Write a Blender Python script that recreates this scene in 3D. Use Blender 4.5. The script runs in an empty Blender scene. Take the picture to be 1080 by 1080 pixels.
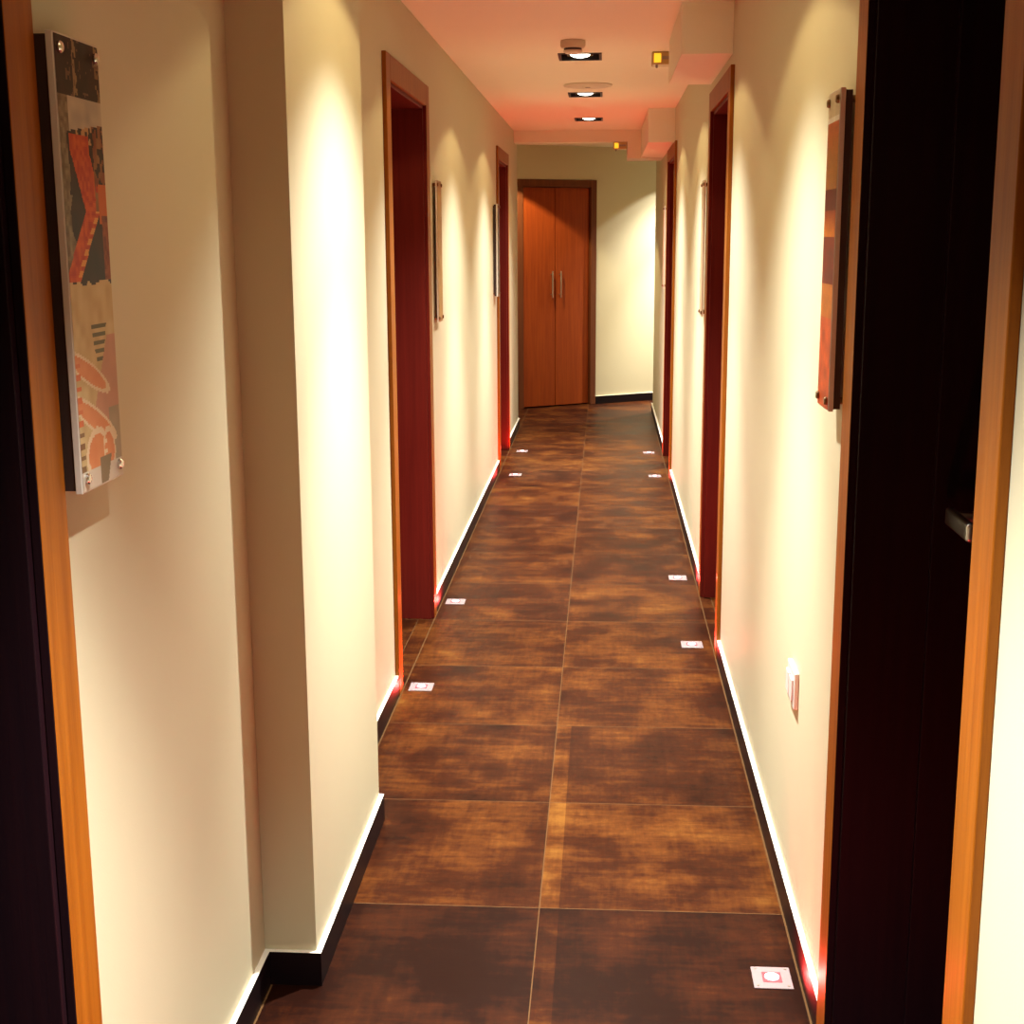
import bpy, bmesh, math, random
from mathutils import Matrix, Vector
S = bpy.context.scene
C = S.collection
random.seed(4)

# ------------------------------------------------------------------ camera, world, exposure
PITCH, YAW, ROLL = 0.19773132, 0.06715122, -0.005
cy, sy, cp, sp = math.cos(YAW), math.sin(YAW), math.cos(PITCH), math.sin(PITCH)
fw = Vector((-sy * cp, cy * cp, -sp)); rt = Vector((cy, sy, 0)); up = rt.cross(fw)
r2 = math.cos(ROLL) * rt + math.sin(ROLL) * up
u2 = -math.sin(ROLL) * rt + math.cos(ROLL) * up
cam = bpy.data.objects.new('camera', bpy.data.cameras.new('camera')); C.objects.link(cam)
cam.matrix_world = Matrix(((r2.x, u2.x, -fw.x, 0), (r2.y, u2.y, -fw.y, 0), (r2.z, u2.z, -fw.z, 1.55), (0, 0, 0, 1)))
cam.data.sensor_fit = 'HORIZONTAL'; cam.data.sensor_width = 36
cam.data.lens = 36 * 1450 / 1080
cam.data.clip_start = 0.02
S.camera = cam
S.view_settings.view_transform = 'Standard'
S.view_settings.look = 'None'
S.view_settings.gamma = 1
S.view_settings.use_curve_mapping = False
S.view_settings.exposure = -0.12
w = bpy.data.worlds.new('world'); S.world = w; w.use_nodes = True
w.node_tree.nodes['Background'].inputs[0].default_value = (0.004, 0.002, 0.004, 1)
w.node_tree.nodes['Background'].inputs[1].default_value = 1
S.cycles.max_bounces = 10; S.cycles.diffuse_bounces = 8
S.cycles.sample_clamp_indirect = 6

# light levels of the fittings
BEAM_COL, SPILL_COL = (0.97, 0.985, 0.95), (1.0, 0.80, 0.42)
LAMP_WIDE, LAMP_BEAM, LAMP_CORE = 18.0, 330.0, 620.0
LED_COL = (1.0, 0.035, 0.03)
LED_W, LED_BEAM = 5.0, 3.0
UP_COL = (1.0, 0.22, 0.07)

# ------------------------------------------------------------------ main measures
XL, XR, XB = -0.705, 0.44, -0.595      # left wall, right wall, pier face
H = 2.345                              # ceiling
T = 0.25                               # wall thickness
YBACK = -1.6
LX, LY = 0.195, 0.245                  # downlight frame size
LAMPX = -0.118
LAMPS = [(LAMPX, 1.39 + 1.7 * i) for i in range(6)] + [(LAMPX, -0.31), (0.90, 12.965), (-0.74, 11.95)]

# ------------------------------------------------------------------ materials
def mat(name):
    m = bpy.data.materials.new(name); m.use_nodes = True
    nt = m.node_tree; return m, nt, nt.nodes['Principled BSDF']

def N(nt, t, **kw):
    n = nt.nodes.new(t)
    for k, v in kw.items(): setattr(n, k, v)
    return n

def paint(name, c1, c2, rough, scale=6, bump=0.02, bscale=250):
    m, nt, b = mat(name)
    tc = N(nt, 'ShaderNodeTexCoord')
    no = N(nt, 'ShaderNodeTexNoise'); no.inputs['Scale'].default_value = scale; no.inputs['Detail'].default_value = 4
    nt.links.new(tc.outputs['Object'], no.inputs['Vector'])
    mx = N(nt, 'ShaderNodeMix', data_type='RGBA')
    mx.inputs[6].default_value = (*c1, 1); mx.inputs[7].default_value = (*c2, 1)
    nt.links.new(no.outputs['Fac'], mx.inputs[0])
    nt.links.new(mx.outputs[2], b.inputs['Base Color'])
    b.inputs['Roughness'].default_value = rough
    if bump:
        n2 = N(nt, 'ShaderNodeTexNoise'); n2.inputs['Scale'].default_value = bscale
        nt.links.new(tc.outputs['Object'], n2.inputs['Vector'])
        bp = N(nt, 'ShaderNodeBump'); bp.inputs['Strength'].default_value = bump; bp.inputs['Distance'].default_value = 0.01
        nt.links.new(n2.outputs['Fac'], bp.inputs['Height']); nt.links.new(bp.outputs['Normal'], b.inputs['Normal'])
    return m

def wood(name, c1, c2, rough=0.45, axis=2):
    m, nt, b = mat(name)
    tc = N(nt, 'ShaderNodeTexCoord')
    mp = N(nt, 'ShaderNodeMapping')
    sc = [60, 60, 60]; sc[axis] = 2.2
    mp.inputs['Scale'].default_value = sc
    nt.links.new(tc.outputs['Object'], mp.inputs['Vector'])
    no = N(nt, 'ShaderNodeTexNoise'); no.inputs['Scale'].default_value = 1.0; no.inputs['Detail'].default_value = 6
    no.inputs['Roughness'].default_value = 0.65
    nt.links.new(mp.outputs['Vector'], no.inputs['Vector'])
    r = N(nt, 'ShaderNodeValToRGB')
    r.color_ramp.elements[0].position = 0.32; r.color_ramp.elements[0].color = (*c1, 1)
    r.color_ramp.elements[1].position = 0.68; r.color_ramp.elements[1].color = (*c2, 1)
    nt.links.new(no.outputs['Fac'], r.inputs['Fac']); nt.links.new(r.outputs['Color'], b.inputs['Base Color'])
    b.inputs['Roughness'].default_value = rough; b.inputs['Specular IOR Level'].default_value = 0.18
    bp = N(nt, 'ShaderNodeBump'); bp.inputs['Strength'].default_value = 0.06; bp.inputs['Distance'].default_value = 0.01
    nt.links.new(no.outputs['Fac'], bp.inputs['Height']); nt.links.new(bp.outputs['Normal'], b.inputs['Normal'])
    return m

def plain(name, col, rough=0.5, metal=0.0, emit=None, es=0.0, alpha=1, trans=0.0, ior=1.45):
    m, nt, b = mat(name)
    no = N(nt, 'ShaderNodeTexNoise'); no.inputs['Scale'].default_value = 40
    tc = N(nt, 'ShaderNodeTexCoord'); nt.links.new(tc.outputs['Object'], no.inputs['Vector'])
    mx = N(nt, 'ShaderNodeMix', data_type='RGBA')
    mx.inputs[6].default_value = (*col, 1); mx.inputs[7].default_value = (*[c * 0.9 for c in col], 1)
    nt.links.new(no.outputs['Fac'], mx.inputs[0]); nt.links.new(mx.outputs[2], b.inputs['Base Color'])
    b.inputs['Roughness'].default_value = rough; b.inputs['Metallic'].default_value = metal
    b.inputs['Transmission Weight'].default_value = trans; b.inputs['IOR'].default_value = ior
    if emit:
        b.inputs['Emission Color'].default_value = (*emit, 1); b.inputs['Emission Strength'].default_value = es
    return m

def floor_mat():
    m, nt, b = mat('rust_brown_floor_tiles')
    L = nt.links.new
    tc = N(nt, 'ShaderNodeTexCoord'); sx = N(nt, 'ShaderNodeSeparateXYZ'); L(tc.outputs['Object'], sx.inputs[0])
    def M(op, a, b_=None, c=None):
        n = N(nt, 'ShaderNodeMath', operation=op)
        for i, v in enumerate((a, b_, c)):
            if v is None: continue
            if isinstance(v, (int, float)): n.inputs[i].default_value = v
            else: L(v, n.inputs[i])
        return n.outputs[0]
    P = 0.6155
    X, Y = sx.outputs['X'], sx.outputs['Y']
    fx = M('DIVIDE', M('SUBTRACT', X, -0.141), P); fy = M('DIVIDE', M('SUBTRACT', Y, 2.988), P)
    ix, iy = M('FLOOR', fx), M('FLOOR', fy)
    gx = M('SUBTRACT', fx, ix); gy = M('SUBTRACT', fy, iy)
    def edge(g, wd):                                # 1 inside the joint
        d = M('MINIMUM', g, M('SUBTRACT', 1.0, g))
        return M('LESS_THAN', d, wd / P)
    joint = M('MAXIMUM', edge(gx, 0.0013), edge(gy, 0.0013))
    for xx in (-0.6905, 0.4255):
        joint = M('MAXIMUM', joint, M('LESS_THAN', M('ABSOLUTE', M('SUBTRACT', X, xx)), 0.0022))
    cmb = N(nt, 'ShaderNodeCombineXYZ'); L(ix, cmb.inputs[0]); L(iy, cmb.inputs[1])
    wn = N(nt, 'ShaderNodeTexWhiteNoise', noise_dimensions='2D'); L(cmb.outputs[0], wn.inputs['Vector'])
    off = N(nt, 'ShaderNodeVectorMath', operation='SCALE'); L(wn.outputs['Color'], off.inputs[0]); off.inputs['Scale'].default_value = 37
    pos = N(nt, 'ShaderNodeVectorMath', operation='ADD'); L(tc.outputs['Object'], pos.inputs[0]); L(off.outputs[0], pos.inputs[1])
    def noise(scale, sc3, det=5, rough=0.6):
        mp = N(nt, 'ShaderNodeMapping'); mp.inputs['Scale'].default_value = sc3; L(pos.outputs[0], mp.inputs['Vector'])
        n = N(nt, 'ShaderNodeTexNoise'); n.inputs['Scale'].default_value = scale
        n.inputs['Detail'].default_value = det; n.inputs['Roughness'].default_value = rough
        L(mp.outputs[0], n.inputs['Vector']); return n.outputs['Fac']
    cloud = noise(4.2, (1, 1, 1), 6, 0.62)
    streak = noise(3.0, (1.6, 14, 1), 5, 0.7)         # wiped along x
    brush = noise(3.0, (22, 2.0, 1), 4, 0.7)          # wiped along y
    fine = noise(60, (1, 1, 1), 3, 0.6)
    v = M('ADD', M('MULTIPLY', cloud, 0.62), M('MULTIPLY', streak, 0.26))
    v = M('ADD', v, M('MULTIPLY', brush, 0.14)); v = M('ADD', v, M('MULTIPLY', fine, 0.10))
    v = M('ADD', v, M('MULTIPLY', M('SUBTRACT', wn.outputs['Value'], 0.5), 0.05))
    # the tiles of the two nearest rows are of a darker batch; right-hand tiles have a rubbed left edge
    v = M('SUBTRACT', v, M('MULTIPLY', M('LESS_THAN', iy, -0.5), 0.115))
    rub = M('MULTIPLY', M('MULTIPLY', M('LESS_THAN', gx, 0.075), M('LESS_THAN', M('ABSOLUTE', ix), 0.5)), M('LESS_THAN', iy, 1.5))
    v = M('ADD', v, M('MULTIPLY', rub, M('MULTIPLY', cloud, 0.16)))
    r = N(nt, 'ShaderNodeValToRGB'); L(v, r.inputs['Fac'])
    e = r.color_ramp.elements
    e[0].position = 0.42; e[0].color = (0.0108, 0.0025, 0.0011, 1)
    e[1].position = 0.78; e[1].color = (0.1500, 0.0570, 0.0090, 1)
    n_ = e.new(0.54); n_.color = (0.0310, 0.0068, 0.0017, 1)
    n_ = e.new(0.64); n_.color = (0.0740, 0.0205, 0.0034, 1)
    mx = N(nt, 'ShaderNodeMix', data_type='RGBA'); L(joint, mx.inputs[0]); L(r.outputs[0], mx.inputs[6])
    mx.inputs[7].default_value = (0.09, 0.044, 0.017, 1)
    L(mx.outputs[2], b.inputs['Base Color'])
    rr = M('ADD', 0.30, M('MULTIPLY', cloud, 0.22)); L(rr, b.inputs['Roughness']); b.inputs['Specular IOR Level'].default_value = 0.06
    bp = N(nt, 'ShaderNodeBump'); bp.inputs['Strength'].default_value = 0.10; bp.inputs['Distance'].default_value = 0.004
    L(v, bp.inputs['Height']); L(bp.outputs['Normal'], b.inputs['Normal'])
    return m

def art_mat():
    m, nt, b = mat('glossy_photo_print')
    a = N(nt, 'ShaderNodeVertexColor', layer_name='print')
    nt.links.new(a.outputs['Color'], b.inputs['Base Color'])
    b.inputs['Roughness'].default_value = 0.35; b.inputs['Specular IOR Level'].default_value = 0.1
    return m

M_WALL = paint('cream_wall_paint', (0.52, 0.472, 0.315), (0.50, 0.452, 0.30), 0.62)
M_CEIL = paint('white_ceiling_paint', (0.76, 0.73, 0.57), (0.74, 0.71, 0.55), 0.75)
M_FLOOR = floor_mat()
M_BASE = paint('dark_tile_skirting', (0.0045, 0.0022, 0.0035), (0.008, 0.0035, 0.004), 0.4, 12, 0)
M_BASE.node_tree.nodes['Principled BSDF'].inputs['Specular IOR Level'].default_value = 0.2
M_SEAL = plain('white_sealant', (0.82, 0.78, 0.66), 0.5)
M_OAK = wood('orange_brown_trim_wood', (0.19, 0.050, 0.002), (0.28, 0.084, 0.005))
M_JAMB = wood('dark_red_door_wood', (0.095, 0.007, 0.004), (0.130, 0.011, 0.006), 0.5)
M_LEAF = wood('near_black_door_wood', (0.006, 0.0012, 0.003), (0.011, 0.0018, 0.0035), 0.5)  # near-black leaf wood, also painted as shade on the nearest jambs
M_CUP = wood('red_brown_cupboard_wood', (0.21, 0.034, 0.006), (0.29, 0.056, 0.008), 0.5)
M_CUPF = wood('dark_brown_cupboard_frame_wood', (0.10, 0.030, 0.012), (0.15, 0.045, 0.016), 0.5)
M_BLACK = plain('black_lamp_metal', (0.012, 0.009, 0.008), 0.45)
M_REFL = plain('silver_lamp_reflector', (0.25, 0.23, 0.20), 0.25, 1.0)
M_GLOW = plain('lit_lamp_glass', (0.9, 0.9, 0.85), 0.3, 0, (1, 0.93, 0.80), 9.0)
M_CHROME = plain('chrome', (0.72, 0.70, 0.68), 0.16, 1.0)
M_STEEL = plain('brushed_steel', (0.55, 0.53, 0.50), 0.32, 1.0)
M_BRASS = plain('dull_brass_screw', (0.20, 0.12, 0.06), 0.35, 1.0)
M_PLATE = plain('brushed_steel_light_plate', (0.26, 0.20, 0.20), 0.5, 0.1)
M_LED = plain('lit_red_lens', (0.9, 0.6, 0.6), 0.3, 0, (1.0, 0.55, 0.58), 3.2)
M_LEDR = plain('red_halo_ring', (0.40, 0.04, 0.05), 0.35, 0, (1.0, 0.12, 0.14), 0.7)
M_WHITE = plain('white_plastic', (0.58, 0.57, 0.53), 0.38)
M_OFFW = plain('cream_plastic', (0.60, 0.55, 0.42), 0.5)
M_GREYP = plain('grey_plastic', (0.30, 0.27, 0.24), 0.45)
M_DARKP = plain('dark_slot_plastic', (0.05, 0.03, 0.03), 0.5)
M_YEL = plain('lit_yellow_lens', (0.9, 0.6, 0.05), 0.3, 0, (1.0, 0.62, 0.03), 1.0)
M_OLIVE = plain('smoked_yellow_plastic', (0.50, 0.38, 0.16), 0.35)
M_EDGE = plain('polished_acrylic_edge', (0.66, 0.60, 0.52), 0.2)
M_BACK = plain('dark_gap_backing', (0.035, 0.016, 0.012), 0.55)
M_ART = art_mat()

# ------------------------------------------------------------------ mesh helpers
def box(bm, x0, x1, y0, y1, z0, z1, mi=0):
    v = [bm.verts.new(p) for p in ((x0, y0, z0), (x1, y0, z0), (x1, y1, z0), (x0, y1, z0),
                                   (x0, y0, z1), (x1, y0, z1), (x1, y1, z1), (x0, y1, z1))]
    fs = []
    for q in ((3, 2, 1, 0), (4, 5, 6, 7), (0, 1, 5, 4), (1, 2, 6, 5), (2, 3, 7, 6), (3, 0, 4, 7)):
        f = bm.faces.new([v[i] for i in q]); f.material_index = mi; fs.append(f)
    return v

def prism(bm, pts, z0, z1):
    a = [bm.verts.new((x, y, z0)) for x, y in pts]; b = [bm.verts.new((x, y, z1)) for x, y in pts]
    n = len(pts)
    bm.faces.new(a[::-1]); bm.faces.new(b)
    for i in range(n): bm.faces.new((a[i], a[(i + 1) % n], b[(i + 1) % n], b[i]))

def lathe(bm, prof, seg=32, mtx=None, cap0=True, cap1=True):
    rings = []
    for r, z in prof:
        rings.append([bm.verts.new((r * math.cos(2 * math.pi * i / seg), r * math.sin(2 * math.pi * i / seg), z)) for i in range(seg)])
    for a, b in zip(rings, rings[1:]):
        for i in range(seg):
            bm.faces.new((a[i], a[(i + 1) % seg], b[(i + 1) % seg], b[i]))
    if cap0: bm.faces.new(rings[0][::-1])
    if cap1: bm.faces.new(rings[-1])
    if mtx is not None: bmesh.ops.transform(bm, matrix=mtx, verts=[v for rg in rings for v in rg])

def obj(name, bm, m, parent=None, loc=None, bevel=0.0, smooth=False, seg=2):
    bmesh.ops.recalc_face_normals(bm, faces=bm.faces)
    me = bpy.data.meshes.new(name); bm.to_mesh(me); bm.free()
    for mm in (m if isinstance(m, (list, tuple)) else [m]): me.materials.append(mm)
    o = bpy.data.objects.new(name, me); C.objects.link(o)
    if parent: o.parent = parent
    if loc: o.location = loc
    if smooth:
        for p in me.polygons: p.use_smooth = True
        try: me.set_sharp_from_angle(angle=math.radians(35))
        except Exception: pass
    if bevel:
        b = o.modifiers.new('bevel', 'BEVEL'); b.width = bevel; b.segments = seg; b.limit_method = 'ANGLE'
    return o

def boxobj(name, b, m, parent=None, bevel=0.0, seg=2):
    bm = bmesh.new(); box(bm, *b); return obj(name, bm, m, parent, None, bevel, False, seg)

def tag(o, label, cat, group=None, kind=None):
    o['label'] = label; o['category'] = cat
    if group: o['group'] = group
    if kind: o['kind'] = kind
    return o

def thing(name, label, cat, loc=(0, 0, 0), rotz=0, group=None, kind=None):
    o = bpy.data.objects.new(name, None); C.objects.link(o); o.empty_display_size = 0.05
    o.location = loc; o.rotation_euler = (0, 0, rotz)
    return tag(o, label, cat, group, kind)

def struct(name, bm, m, label=None, cat=None):
    o = obj(name, bm, m); o['kind'] = 'structure'
    if label: o['label'] = label; o['category'] = cat
    return o

def dup(root, loc, label, rotz=None, group=None):
    r = root.copy(); C.objects.link(r); r.location = loc; r['label'] = label
    if rotz is not None: r.rotation_euler = (0, 0, rotz)
    if group: r['group'] = group
    for ch in list(root.children):
        c = ch.copy(); C.objects.link(c); c.parent = r
        for g in list(ch.children):
            d = g.copy(); C.objects.link(d); d.parent = c
    return r

# ------------------------------------------------------------------ the shell
bm = bmesh.new(); box(bm, -3.2, 2.7, YBACK - 0.2, 15.0, -0.08, 0.0)
struct('floor', bm, M_FLOOR, 'glossy rust-brown square floor tiles with thin pale joints', 'floor')

def holed_sheet(x0, x1, y0, y1, holes):
    xs = sorted({x0, x1, *[h[0] for h in holes], *[h[1] for h in holes]})
    ys = sorted({y0, y1, *[h[2] for h in holes], *[h[3] for h in holes]})
    bm = bmesh.new(); vv = {}
    def V(i, j):
        if (i, j) not in vv: vv[i, j] = bm.verts.new((xs[i], ys[j], H))
        return vv[i, j]
    for i in range(len(xs) - 1):
        for j in range(len(ys) - 1):
            mx, my = (xs[i] + xs[i + 1]) / 2, (ys[j] + ys[j + 1]) / 2
            if any(h[0] < mx < h[1] and h[2] < my < h[3] for h in holes): continue
            bm.faces.new((V(i, j), V(i + 1, j), V(i + 1, j + 1), V(i, j + 1)))
    g = bmesh.ops.extrude_face_region(bm, geom=list(bm.faces))
    bmesh.ops.translate(bm, vec=(0, 0, 0.12), verts=[e for e in g['geom'] if isinstance(e, bmesh.types.BMVert)])
    return bm
hw, hh = LX / 2 - 0.008, LY / 2 - 0.008
struct('ceiling', holed_sheet(-3.2, 2.7, YBACK - 0.2, 15.0, [(x - hw, x + hw, y - hh, y + hh) for x, y in LAMPS]), M_CEIL,
       'smooth white corridor ceiling with a row of downlights', 'ceiling')

DH, AH, AW, AP = 2.05, 2.125, 0.082, 0.014     # door head, architrave top, architrave width and projection
# openings as (y near, y far)
LD = [(0.72, 1.62), (4.56, 5.47), (9.19, 10.04)]
RD = [(1.58, 2.40), (5.04, 5.87), (8.86, 9.80)]
YLE, YRE = 11.30, 12.35                         # where the left and right walls end
def side_wall(name, xf, sgn, doors, yend, lab):
    bm = bmesh.new(); x0, x1 = sorted((xf, xf + sgn * T)); y = YBACK
    for a, b in doors:
        box(bm, x0, x1, y, a, 0, H); box(bm, x0, x1, a, b, DH, H); y = b
    box(bm, x0, x1, y, yend, 0, H)
    if sgn < 0:
        box(bm, XL, XB, 2.63, 3.45, 0, H)                       # shallow pier
        box(bm, -3.2, XL - T, yend - T, yend, 0, H)             # return wall round the corner
    else:
        box(bm, XR + T, 2.7, yend - T, yend, 0, H); box(bm, 2.5, 2.7, yend, 15.0, 0, H)
    return struct(name, bm, M_WALL, lab, 'wall')
side_wall('wall_left', XL, -1, LD, YLE, 'cream left corridor wall with a shallow pier in front')
side_wall('wall_right', XR, 1, RD, YRE, 'cream right corridor wall washed by downlights')
bm = bmesh.new(); box(bm, XL - T, XR + T, YBACK - 0.2, YBACK, 0, H)
struct('wall_back', bm, M_WALL, 'cream wall closing the corridor behind the viewer', 'wall')

# slanted end wall, drawn in its own frame: u runs along the wall, +v goes away from the corridor
ANG = math.radians(31.7); P0 = Vector((-0.758, 12.5, 0))
U = Vector((math.cos(ANG), math.sin(ANG), 0)); V_ = Vector((-math.sin(ANG), math.cos(ANG), 0))
ENDM = Matrix.Translation(P0) @ Matrix.Rotation(ANG, 4, 'Z')
OU0, OU1, OZ = -0.030, 0.795, 2.05              # outer edge of the cupboard frame in the end wall
bm = bmesh.new()
box(bm, -2.8, OU0, 0, 0.2, 0, H); box(bm, OU1, 3.95, 0, 0.2, 0, H); box(bm, OU0, OU1, 0, 0.2, OZ, H)
box(bm, OU0, OU1, 0.12, 0.2, 0, OZ)
bmesh.ops.transform(bm, matrix=ENDM, verts=bm.verts)
struct('wall_end', bm, M_WALL, 'cream slanted wall at the far end beside the cupboard doors', 'wall')

# beams and bulkheads under the ceiling
def beam(b, lab):
    bm = bmesh.new(); box(bm, *b); o = struct('ceiling_beam', bm, M_CEIL, lab, 'beam'); return o
beam((0.262, XR, 5.05, 6.05, 2.172, H), 'nearer boxed beam above the second right-hand door')
beam((0.270, XR, 9.10, 10.90, 2.136, H), 'farther boxed beam above the third right-hand door')
bm = bmesh.new()
box(bm, XL, 0.167, 10.90, 11.10, 2.257, H); box(bm, 0.167, XR, 10.90, 11.30, 2.134, H)
struct('ceiling_beam', bm, M_CEIL, 'stepped bulkhead crossing the ceiling before the end cupboard', 'beam')

# skirting
BH, BT = 0.075, 0.012
def skirt(name, boxes, lab, mtx=None):
    bm = bmesh.new()
    for b in boxes:
        box(bm, b[0], b[1], b[2], b[3], 0, BH)
        bm.faces.ensure_lookup_table(); bm.faces[-5].material_index = 1      # pale sealed top edge
    if mtx: bmesh.ops.transform(bm, matrix=mtx, verts=bm.verts)
    o = struct(name, bm, [M_BASE, M_SEAL], lab, 'skirting')
xl, xr = XL + BT, XR - BT
skirt('baseboard_left', [
    (XL, xl, YBACK, LD[0][0] - AW), (XL, xl, LD[0][1] + AW, 2.63 - BT),
    (XL, XB + BT, 2.63 - BT, 2.63), (XB, XB + BT, 2.63, 3.45), (XL, XB + BT, 3.45, 3.45 + BT),
    (XL, xl, 3.45 + BT, LD[1][0] - AW), (XL, xl, LD[1][1] + AW, LD[2][0] - AW), (XL, xl, LD[2][1] + AW, YLE),
    (-3.0, xl, YLE, YLE + BT)], 'dark tile skirting along the left wall and around the pier')
skirt('baseboard_right', [
    (xr, XR, YBACK, RD[0][0] - AW), (xr, XR, RD[0][1] + AW, RD[1][0] - AW),
    (xr, XR, RD[1][1] + AW, RD[2][0] - AW), (xr, XR, RD[2][1] + AW, YRE), (xr, 2.5, YRE, YRE + BT)],
    'dark tile skirting along the right wall')
skirt('baseboard_end', [(-2.6, OU0, -BT, 0), (OU1, 3.8, -BT, 0)], 'dark tile skirting under the slanted end wall', ENDM)

# ------------------------------------------------------------------ corridor doors
def door(idx, side, a, b, label, handle_near=True):
    xf, s = (XL, 1) if side == 'L' else (XR, -1)           # s points into the corridor
    d = thing('door_%d' % idx, label, 'door', (xf, (a + b) / 2, 0), 0, None, 'structure')
    hw_ = (b - a) / 2
    def bx(bm, p0, p1, y0, y1, z0, z1):                    # p measured into the corridor from the wall face
        x0, x1 = sorted((s * p0, s * p1)); box(bm, x0, x1, y0, y1, z0, z1)
    lin = 0.016; MJ = M_LEAF if idx in (1, 4) else M_JAMB       # recess shade put into the jamb colour of the two nearest doors
    for sg in (-1, 1):                                     # upright casings
        bm = bmesh.new()
        y0, y1 = sorted((sg * (hw_ - 0.004), sg * (hw_ + AW)))
        bx(bm, 0.0, AP, y0, y1, 0, AH); bm.normal_update()
        for f in bm.faces:                                 # shade on the edge towards the opening, painted in the jamb colour
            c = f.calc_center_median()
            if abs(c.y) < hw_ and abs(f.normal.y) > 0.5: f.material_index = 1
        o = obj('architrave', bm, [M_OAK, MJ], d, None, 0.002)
        bm = bmesh.new()
        y0, y1 = sorted((sg * (hw_ - lin), sg * hw_)); bx(bm, -T, 0.0, y0, y1, 0, DH)
        y0, y1 = sorted((sg * (hw_ - lin - 0.014), sg * (hw_ - lin))); bx(bm, -0.205, -0.130, y0, y1, 0, DH - lin)   # stop
        obj('jamb', bm, MJ, d, None, 0.0015)
    bm = bmesh.new(); bx(bm, 0.0, AP, -hw_ + 0.004, hw_ - 0.004, DH - 0.004, AH)
    obj('head_casing', bm, M_OAK, d, None, 0.003)
    bm = bmesh.new(); bx(bm, -T, 0.0, -hw_ + lin, hw_ - lin, DH - lin, DH)
    obj('head_jamb', bm, MJ, d, None, 0.0015)
    bm = bmesh.new(); bx(bm, -0.246, -0.206, -hw_ + lin + 0.002, hw_ - lin - 0.002, 0.006, DH - lin - 0.002)
    leaf = obj('door_leaf', bm, M_LEAF, d, None, 0.002)
    bm = bmesh.new()
    sg = -1 if handle_near else 1
    yk = sg * (hw_ - 0.075)
    def rod(r, p0, p1, y0, y1, z):                         # a rounded lever piece
        c0 = Vector((s * p0, y0, z)); c1 = Vector((s * p1, y1, z)); dv = c1 - c0
        m_ = Matrix.Translation(c0) @ dv.to_track_quat('Z', 'Y').to_matrix().to_4x4()
        lathe(bm, [(r * 0.8, 0), (r, 0.002), (r, dv.length - 0.002), (r * 0.8, dv.length)], 20, m_)
    rod(0.026, -0.207, -0.197, yk, yk, 1.08)
    rod(0.010, -0.198, -0.150, yk, yk, 1.08)
    y0, y1 = sorted((yk + sg * 0.014, yk - sg * 0.135))
    obj('door_handle', bm, M_STEEL, leaf, None, 0, True)
    bm = bmesh.new(); bx(bm, -0.156, -0.141, y0, y1, 1.065, 1.096); obj('lever', bm, M_STEEL, leaf, None, 0.006, False, 3)
    return d
door(1, 'L', *LD[0], 'dark door in the left wall, nearest the viewer, before the tall photo panel')
door(2, 'L', *LD[1], 'left-hand doorway with orange casing just past the shallow pier')
door(3, 'L', *LD[2], 'farthest left-hand doorway beside the end cupboard')
door(4, 'R', *RD[0], 'large dark door in the right wall with a steel lever, nearest the viewer', False)
door(5, 'R', *RD[1], 'right-hand doorway under the nearer boxed beam')
door(6, 'R', *RD[2], 'farthest right-hand doorway under the farther boxed beam')

# cupboard doors at the end of the corridor
cup = thing('door_7', 'red-brown double cupboard doors with two bar handles at the corridor end', 'cupboard doors', P0, ANG, None, 'structure')
FWD = 0.060
bm = bmesh.new()
box(bm, OU0, OU0 + FWD, -0.012, 0.11, 0, OZ); box(bm, OU1 - FWD, OU1, -0.012, 0.11, 0, OZ)
box(bm, OU0 + FWD, OU1 - FWD, -0.012, 0.11, OZ - 0.066, OZ)
obj('door_frame', bm, M_CUPF, cup, None, 0.003)
um = (OU0 + OU1) / 2 - 0.006
for a, b, hx in ((OU0 + FWD + 0.003, um - 0.0025, um - 0.046), (um + 0.0025, OU1 - FWD - 0.003, um + 0.042)):
    lf = boxobj('door_leaf', (a, b, 0.022, 0.045, 0.012, OZ - 0.069), M_CUP, cup, 0.003)
    bm = bmesh.new()
    lathe(bm, [(0.0055, 1.0), (0.0065, 1.004), (0.0065, 1.236), (0.0055, 1.24)], 16, Matrix.Translation((hx, -0.012, 0)))
    for z in (1.03, 1.21):
        lathe(bm, [(0.004, 0), (0.004, 0.036)], 12, Matrix.Translation((hx, -0.012, z)) @ Matrix.Rotation(-math.pi / 2, 4, 'X'))
    obj('bar_handle', bm, M_STEEL, lf, None, 0, True)

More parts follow.
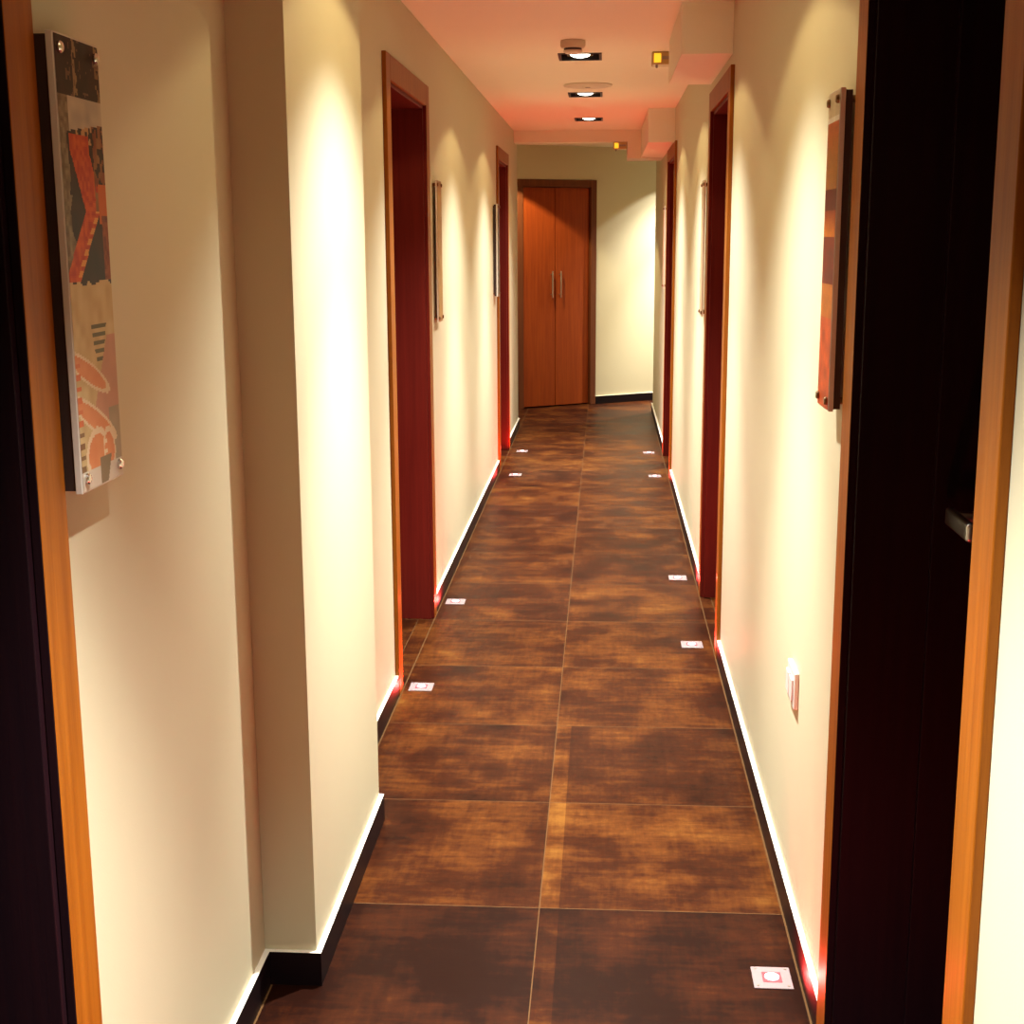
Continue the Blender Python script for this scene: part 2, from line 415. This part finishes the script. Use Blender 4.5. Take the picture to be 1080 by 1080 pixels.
# ------------------------------------------------------------------ recessed ceiling lights
def make_downlight(label):
    t = thing('downlight', label, 'ceiling light', (0, 0, H), 0, 'recessed ceiling downlights')
    bm = bmesh.new()                                            # black frame, flange just below the ceiling, box above it
    a, b = LX / 2, LY / 2; i, j = hw - 0.004, hh - 0.004
    box(bm, -a, -i, -b, b, -0.004, 0.0); box(bm, i, a, -b, b, -0.004, 0.0)
    box(bm, -i, i, -b, -j, -0.004, 0.0); box(bm, -i, i, j, b, -0.004, 0.0)
    box(bm, -i - 0.003, -i, -j, j, 0.0, 0.07); box(bm, i, i + 0.003, -j, j, 0.0, 0.07)
    box(bm, -i, i, -j - 0.003, -j, 0.0, 0.07); box(bm, -i, i, j, j + 0.003, 0.0, 0.07)
    box(bm, -i, i, -j, j, 0.067, 0.07)
    obj('frame', bm, M_BLACK, t)
    bm = bmesh.new(); lathe(bm, [(0.030, 0.055), (0.046, 0.03), (0.058, 0.004), (0.060, 0.004), (0.060, 0.067), (0.030, 0.067)], 32, None, False, False)
    obj('reflector', bm, M_REFL, t, None, 0, True)
    bm = bmesh.new(); lathe(bm, [(0.001, -0.006), (0.016, -0.005), (0.030, -0.002), (0.042, 0.003), (0.046, 0.010)], 32)
    obj('lamp_glass', bm, M_GLOW, t, None, 0, True)
    for nm, pw, ang, bl in (('wide_light', LAMP_WIDE, 131, 0.14), ('beam_light', LAMP_BEAM, 104, 1.0), ('core_light', LAMP_CORE, 62, 1.0)):
        ld = bpy.data.lights.new(nm, 'SPOT'); ld.energy = pw; ld.color = SPILL_COL if nm == 'wide_light' else BEAM_COL
        ld.spot_size = math.radians(ang); ld.spot_blend = bl; ld.shadow_soft_size = 0.012 if nm == 'wide_light' else 0.02
        o = bpy.data.objects.new(nm, ld); C.objects.link(o); o.parent = t; o.location = (0, 0, -0.03)
    return t
d0 = make_downlight('nearest recessed downlight, cut off by the top edge of the photo')
dl = {3: 'recessed downlight just beyond the smoke detector, largest of those fully in view',
      4: 'middle recessed downlight just beyond the flat round ceiling disc',
      5: 'farthest recessed downlight in the row, smallest in view',
      0: 'recessed downlight overhead by the large dark right-hand door', 1: 'recessed downlight overhead by the shallow pier',
      6: 'recessed downlight behind the viewer', 7: 'recessed downlight round the right corner at the corridor end',
      8: 'recessed downlight in front of the end cupboard'}
d0.location = (*LAMPS[2], H)
dim = {}
for k, lab in dl.items():
    o = dup(d0, (*LAMPS[k], H), lab)
    f = {0: (0.12, 1.4), 6: (0.12, 0.5), 7: (2.0, 1.3), 8: (6.0, 0.1)}.get(k)         # spill and beam factors set lamp by lamp for the light on nearby surfaces
    for c in o.children:
        if f and c.type == 'LIGHT':
            c.data = c.data.copy(); c.data.energy *= f[0 if c.name.startswith('wide') else 1]
            if k == 0 and c.name.startswith('beam'): c.data.spot_size = math.radians(74)
            if k in (7, 8) and c.name.startswith('wide'): c.data.spot_size = math.radians(112)
            if k == 7: c.data.color = (1.0, 0.95, 0.84)

# ------------------------------------------------------------------ floor marker lights
def make_marker(label, loc):
    t = thing('floor_light', label, 'floor light', loc, 0, 'red floor marker lights')
    bm = bmesh.new(); box(bm, -0.041, 0.041, -0.043, 0.043, 0, 0.003)
    obj('plate', bm, M_PLATE, t, None, 0.001, False, 1)
    bm = bmesh.new(); box(bm, -0.020, 0.020, -0.020, 0.020, 0.003, 0.0042)
    obj('halo_ring', bm, M_LEDR, t, None, 0.0005, False, 1)  # glowing square added to stand for the red halo round the lens
    bm = bmesh.new(); lathe(bm, [(0.0155, 0.0042), (0.015, 0.006), (0.010, 0.0072), (0.002, 0.0076)], 24)
    obj('lens', bm, M_LED, t, None, 0, True)
    for x in (-0.032, 0.032):
        for y in (-0.034, 0.034):
            bm = bmesh.new(); lathe(bm, [(0.003, 0.003), (0.0028, 0.0038)], 10, Matrix.Translation((x, y, 0)))
            obj('screw', bm, M_STEEL, t)
    ld = bpy.data.lights.new('marker_light', 'AREA'); ld.shape = 'DISK'; ld.size = 0.03; ld.energy = LED_W; ld.color = LED_COL
    o = bpy.data.objects.new('marker_light', ld); C.objects.link(o); o.parent = t; o.location = (0, 0, 0.011); o.rotation_euler = (math.pi, 0, 0)
    ld = bpy.data.lights.new('upward_light', 'SPOT'); ld.energy = LED_BEAM; ld.color = UP_COL
    ld.spot_size = math.radians(64); ld.spot_blend = 1.0; ld.shadow_soft_size = 0.01
    o = bpy.data.objects.new('upward_light', ld); C.objects.link(o); o.parent = t; o.location = (0, 0, 0.012); o.rotation_euler = (math.pi, 0, 0)
    return t
FAR_UP = None
m0 = make_marker('square red floor light by the large dark right-hand door, nearest and largest', (0.367, 2.702, 0))
for x, y, lab in (
    (0.367, 1.47, 'square red floor light at the near side of the large dark right-hand door'),
    (-0.632, 1.63, 'square red floor light at the far side of the nearest left-hand door'),
    (0.348, 5.14, 'square floor light on the right, on the near side of the second right-hand doorway'),
    (0.348, 6.20, 'square floor light on the right, on the far side of the second right-hand doorway'),
    (0.340, 8.95, 'square floor light on the right, nearer of the far right pair'),
    (0.332, 9.95, 'square floor light on the right, farthest of all on that side'),
    (-0.630, 4.58, 'square floor light on the left, at the near side of the doorway past the pier'),
    (-0.632, 5.73, 'square floor light on the left, at the far side of the doorway past the pier'),
    (-0.580, 8.97, 'square floor light on the left, nearer of the far left pair'),
    (-0.595, 9.99, 'square floor light on the left, farthest of all on that side')):
    o = dup(m0, (x, y, 0), lab)
    if x < 0 and y < 2:
        for c in o.children:
            if c.type == 'LIGHT' and c.name.startswith('upward'): c.data = c.data.copy(); c.data.energy = LED_BEAM * 3
            elif c.type == 'LIGHT': c.data = c.data.copy(); c.data.energy = LED_W * 0.4
    if y > 8:                                              # the four at the far end shine more strongly
        for c in o.children:
            if c.type == 'LIGHT' and c.name.startswith('upward'): c.data = FAR_UP or c.data.copy(); FAR_UP = c.data
FAR_UP.energy = LED_BEAM * 10; FAR_UP.color = (1.0, 0.07, 0.02)

# ------------------------------------------------------------------ photo panels on steel standoffs
def hsh(a, b, c=0):
    v = math.sin(a * 127.1 + b * 311.7 + c * 74.7) * 43758.5453; return v - math.floor(v)
def vno(u, v, c=0):
    i, j = math.floor(u), math.floor(v); f, g = u - i, v - j
    f = f * f * (3 - 2 * f); g = g * g * (3 - 2 * g)
    return (hsh(i, j, c) * (1 - f) + hsh(i + 1, j, c) * f) * (1 - g) + (hsh(i, j + 1, c) * (1 - f) + hsh(i + 1, j + 1, c) * f) * g
def mixc(a, b, t):
    t = max(0, min(1, t)); return tuple(x * (1 - t) + y * t for x, y in zip(a, b))
def art_food(u, v):                       # u: near to far edge, v: top to bottom
    n = vno(u * 9, v * 36, 1); n2 = vno(u * 22, v * 90, 2)
    dark = mixc((0.030, 0.012, 0.010), (0.085, 0.035, 0.025), n)
    silver = mixc((0.42, 0.36, 0.24), (0.20, 0.15, 0.09), n2)
    cream = mixc((0.72, 0.60, 0.36), (0.60, 0.47, 0.25), n)
    peach = mixc((0.78, 0.40, 0.20), (0.72, 0.33, 0.16), n)
    c = dark
    if v < 0.125:
        if abs(u - 0.42) < 0.05 and n2 > 0.45: c = (0.40, 0.30, 0.17)
        if u > 0.9 and n2 > 0.6: c = (0.34, 0.24, 0.12)
        if n2 > 0.88: c = (0.25, 0.16, 0.10)
    elif v < 0.205 - 0.03 * u:
        c = mixc((0.46, 0.43, 0.36), (0.66, 0.58, 0.45), n) if u > 0.22 else silver
    elif v < 0.53:
        if u < 0.12 + 0.16 * vno(1, v * 24, 5) * (1 if v > 0.34 else 0.4): c = silver
        ub = 0.42 + 0.30 * max(0, (v - 0.24) / 0.14) if v < 0.37 else 0.66 - 3.6 * (v - 0.37)
        if v < 0.225 and 0.25 < u < 0.75 and n2 > 0.35: c = (0.60, 0.40, 0.20)
        d = u - ub
        wd = 0.22 if v < 0.37 else 0.17
        if abs(d) < wd and v > 0.205:
            c = mixc((0.50, 0.055, 0.012), (0.75, 0.20, 0.04), n2)
            if v > 0.36 and d > wd * 0.45 and (math.sin(v * 260) > -0.3): c = (0.80, 0.42, 0.13)
        if v < 0.37 and u > 0.74 and n2 > 0.4: c = mixc((0.30, 0.09, 0.03), (0.42, 0.26, 0.11), n)
        if 0.31 < v < 0.40 and u > 0.8: c = (0.66, 0.20, 0.03)
        if v > 0.38 and u > 0.86: c = mixc((0.20, 0.035, 0.015), (0.45, 0.16, 0.07), n2)
    elif v < 0.555:
        c = dark if n > 0.35 + 1.2 * (v - 0.53) / 0.025 * 0.6 else cream
    else:
        c = cream
        if v < 0.68 and u > 1.15 - (v - 0.555) * 2.2 * 0.6 and u > 0.8: c = (0.74, 0.62, 0.48)
        if 0.63 < v < 0.72 and 0.42 + (v - 0.63) * 1.2 < u < 0.80 - (v - 0.63) * 1.5 and math.sin(v * 330) > -0.1: c = (0.20, 0.19, 0.09)
        if v > 0.655 and u > 0.80 - (v - 0.655) * 2.4 and v < 0.86: c = mixc((0.66, 0.40, 0.28), (0.60, 0.36, 0.26), n)
        if v > 0.83 and u > 0.74: c = mixc((0.50, 0.42, 0.30), (0.42, 0.37, 0.26), n)
        for k, (pu, pv, a, b, an) in enumerate(((0.30, 0.735, 0.40, 0.022, 0.10), (0.38, 0.845, 0.42, 0.024, 0.11), (0.40, 0.925, 0.22, 0.045, -0.02), (0.70, 0.925, 0.12, 0.040, 0.05))):
            du = u - pu; dv = v - pv - an * du
            if (du / a) ** 2 + (dv / b) ** 2 < 1: c = peach
            elif (du / (a * 1.25)) ** 2 + (dv / (b * 1.35)) ** 2 < 1: c = (0.80, 0.68, 0.48)
        if 0.56 < u < 0.64 and 0.90 < v < 0.975 and math.sin(v * 300) > 0: c = (0.85, 0.75, 0.55)
        if u < 0.10 and math.sin(v * 240) > 0.1 and v > 0.70: c = (0.34, 0.22, 0.12) if v > 0.86 else (0.70, 0.26, 0.12)
        if v > 0.955: c = (0.72, 0.66, 0.55)
        if v > 0.94 and 0.45 < u < 0.74 - (v - 0.94) * 2: c = (0.34, 0.28, 0.18)
    return c
def art_embers(u, v):
    n = vno(u * 3, v * 26, 3); n2 = vno(u * 10, v * 70, 4)
    if v < 0.075: c = (0.70, 0.62, 0.46)
    elif v < 0.088: c = (0.90, 0.86, 0.78)  # bright line, a glint painted into the print
    elif v < 0.30: c = mixc((0.36, 0.12, 0.05), (0.30, 0.16, 0.055), (v - 0.09) * 5 + n * 0.5)
    elif v < 0.37: c = (0.12, 0.018, 0.012)
    elif v < 0.45: c = mixc((0.24, 0.05, 0.012), (0.46, 0.20, 0.03), (v - 0.37) / 0.07)
    elif v < 0.60: c = mixc((0.14, 0.022, 0.012), (0.22, 0.04, 0.02), n)
    elif v < 0.71: c = mixc((0.30, 0.12, 0.03), (0.42, 0.19, 0.05), n)
    else: c = mixc((0.26, 0.06, 0.015), (0.50, 0.13, 0.04), n)
    c = mixc(c, tuple(x * 0.6 for x in c), n2 * 0.5)
    return (min(0.9, c[0] * 1.7), c[1] * 1.5, c[2] * 1.1) if v > 0.088 else c
def art_sand(u, v):
    n = vno(u * 4, v * 14, 6)
    c = mixc((0.62, 0.42, 0.18), (0.48, 0.27, 0.09), n)
    if v < 0.12: c = mixc((0.40, 0.18, 0.07), c, v / 0.12)
    return c
def art_wine(u, v):
    n = vno(u * 4, v * 18, 7); return mixc((0.08, 0.015, 0.012), (0.17, 0.035, 0.02), n)
def art_pale(u, v):
    n = vno(u * 4, v * 12, 8); c = mixc((0.72, 0.64, 0.46), (0.66, 0.50, 0.34), n)
    return c
def art_rose(u, v):
    n = vno(u * 4, v * 12, 9); return mixc((0.66, 0.38, 0.22), (0.58, 0.30, 0.16), n)

def panel(side, yc, zb, art, label, gap=0.020, screw=M_CHROME, nu=56, nv=210, PW=0.155, PH=0.578, back=0.0, th=0.009):
    """frameless photo panel, local frame: x = out from wall, y = along, z = up"""
    xf, s = (XL, 1) if side == 'L' else (XR, -1)
    t = thing('photo_panel', label, 'picture', (xf, yc, zb), 0, 'photo panels on the corridor walls')
    x0, x1 = sorted((s * gap, s * (gap + th)))
    boxobj('acrylic_sheet', (x0, x1, -PW / 2, PW / 2, 0, PH), M_EDGE, t, 0.0008, 1)
    if back:
        x0, x1 = sorted((s * (gap - back), s * gap))
        boxobj('gap_backing', (x0, x1, -PW / 2 + 0.002, PW / 2 - 0.002, 0.004, PH - 0.004), M_BACK, t)  # dark backing, thickened to carry the shade of the gap as well
    bm = bmesh.new(); grid = {}
    xs = s * (gap + th + 0.0006)
    m_ = 0.0025
    for i in range(nu + 1):
        for j in range(nv + 1):
            grid[i, j] = bm.verts.new((xs, -PW / 2 + m_ + (PW - 2 * m_) * i / nu, PH - m_ - (PH - 2 * m_) * j / nv))
    lay = bm.loops.layers.float_color.new('print')
    for i in range(nu):
        for j in range(nv):
            q = (grid[i, j], grid[i + 1, j], grid[i + 1, j + 1], grid[i, j + 1])
            f = bm.faces.new(q if s < 0 else q[::-1])
            col = (*[0.80 * q ** 1.35 for q in art((i + 0.5) / nu, (j + 0.5) / nv)], 1)
            for lp in f.loops: lp[lay] = col
    bmesh.ops.recalc_face_normals(bm, faces=bm.faces)
    me = bpy.data.meshes.new('print'); 
    bm.normal_update()
    if bm.faces[:] and bm.faces[:][0].normal.x * s < 0: bmesh.ops.reverse_faces(bm, faces=bm.faces)
    bm.to_mesh(me); bm.free(); me.materials.append(M_ART)
    o = bpy.data.objects.new('print', me); C.objects.link(o); o.parent = t
    for y in (-PW / 2 + 0.016, PW / 2 - 0.016):
        for z in (0.018, PH - 0.018):
            bm = bmesh.new()
            mt = Matrix.Translation((0, y, z)) @ Matrix.Rotation(s * math.pi / 2, 4, 'Y')
            lathe(bm, [(0.0065, 0.0), (0.0065, gap - back)], 18, mt)
            post = obj('standoff', bm, screw, t, None, 0, True)
            bm = bmesh.new()
            lathe(bm, [(0.0075, gap + th), (0.0075, gap + th + 0.004), (0.006, gap + th + 0.006), (0.0015, gap + th + 0.0065)], 18, mt)
            obj('standoff_cap', bm, screw, post, None, 0, True)
    return t
panel('L', 1.786, 1.225, art_food, 'tall narrow photo panel with red and cream food pictures on the near left wall', 0.024, M_CHROME, 56, 210, 0.153, 0.574, 0.016)
panel('R', 2.574, 1.236, art_embers, 'tall narrow red-brown photo panel beside the large dark right-hand door', 0.025, M_BRASS, 20, 120, 0.128, 0.565, 0.012)
panel('L', 5.80, 1.200, art_sand, 'tall narrow sand-coloured panel on the left wall just past the second doorway', 0.013, M_BRASS, 12, 40, 0.155, 0.578, 0, 0.006)
panel('R', 6.12, 1.205, art_pale, 'tall narrow pale panel on the right wall just past the second doorway', 0.013, M_BRASS, 12, 40, 0.155, 0.578, 0, 0.006)
panel('L', 8.90, 1.175, art_wine, 'tall narrow dark red panel on the left wall just before the farthest doorway', 0.020, M_BRASS, 12, 40, 0.155, 0.578, 0.014)
panel('R', 10.10, 1.180, art_rose, 'tall narrow pinkish panel on the right wall past the farthest doorway', 0.013, M_BRASS, 12, 40, 0.155, 0.578, 0, 0.006)

# ------------------------------------------------------------------ wall switch
t = thing('wall_switch', 'white double wall plate low on the right wall by the large dark door', 'switch', (XR, 3.02, 0.508))
boxobj('cover_plate', (-0.011, 0, -0.058, 0.058, 0, 0.086), M_WHITE, t, 0.003)
for y in (-0.026, 0.026):
    b_ = boxobj('rocker', (-0.016, -0.011, y - 0.021, y + 0.021, 0.018, 0.068), M_WHITE, t, 0.002)
# ------------------------------------------------------------------ ceiling fittings
def ceil_lathe(prof): return prof
t = thing('smoke_detector', 'small white smoke detector on the ceiling before the nearest whole downlight', 'smoke detector', (-0.139, 5.97, H))
bm = bmesh.new(); lathe(bm, [(0.050, 0), (0.052, -0.004), (0.052, -0.022), (0.047, -0.030), (0.040, -0.031)], 36); obj('base', bm, M_OFFW, t, None, 0, True)
bm = bmesh.new(); lathe(bm, [(0.037, -0.031), (0.037, -0.040)], 36); obj('vent_slot', bm, M_DARKP, t, None, 0, True)
bm = bmesh.new(); lathe(bm, [(0.040, -0.040), (0.039, -0.046), (0.030, -0.052), (0.004, -0.054)], 36); obj('cap', bm, M_OFFW, t, None, 0, True)

t = thing('ceiling_disc', 'flat round cream disc on the ceiling between two downlights', 'ceiling disc', (-0.098, 7.68, H))
bm = bmesh.new(); lathe(bm, [(0.130, 0), (0.132, -0.003), (0.127, -0.008), (0.115, -0.010)], 48); obj('rim', bm, M_OFFW, t, None, 0, True)
bm = bmesh.new(); lathe(bm, [(0.110, -0.010), (0.107, -0.012), (0.02, -0.013)], 48); obj('grille', bm, M_OFFW, t, None, 0, True)
bm = bmesh.new(); lathe(bm, [(0.014, -0.013), (0.013, -0.016), (0.004, -0.0165)], 20); obj('centre_knob', bm, M_GREYP, t, None, 0, True)

def emergency(label, loc, rz):
    t = thing('emergency_light', label, 'emergency light', loc, rz, 'small emergency lights')
    boxobj('housing', (-0.052, 0.052, -0.05, 0.05, -0.055, 0.0), M_OLIVE, t, 0.006)
    boxobj('lit_lens', (-0.043, -0.012, -0.054, -0.05, -0.047, -0.008), M_YEL, t, 0.003)
    boxobj('grey_lens', (-0.006, 0.044, -0.053, -0.05, -0.034, -0.020), M_GREYP, t, 0.002)
    bm = bmesh.new(); lathe(bm, [(0.006, -0.055), (0.006, -0.066), (0.003, -0.069)], 14, Matrix.Translation((-0.030, -0.035, 0)))
    obj('test_button', bm, M_GREYP, t, None, 0, True)
    return t
emergency('small yellow-lit emergency light on the ceiling right of the downlights', (0.252, 6.40, H), 0)
e2 = emergency('tiny yellow-lit emergency light under the bulkhead by the end cupboard', (0.128, 10.846, 2.257), 0)
e2.location = (0.11, 10.955, 2.257)
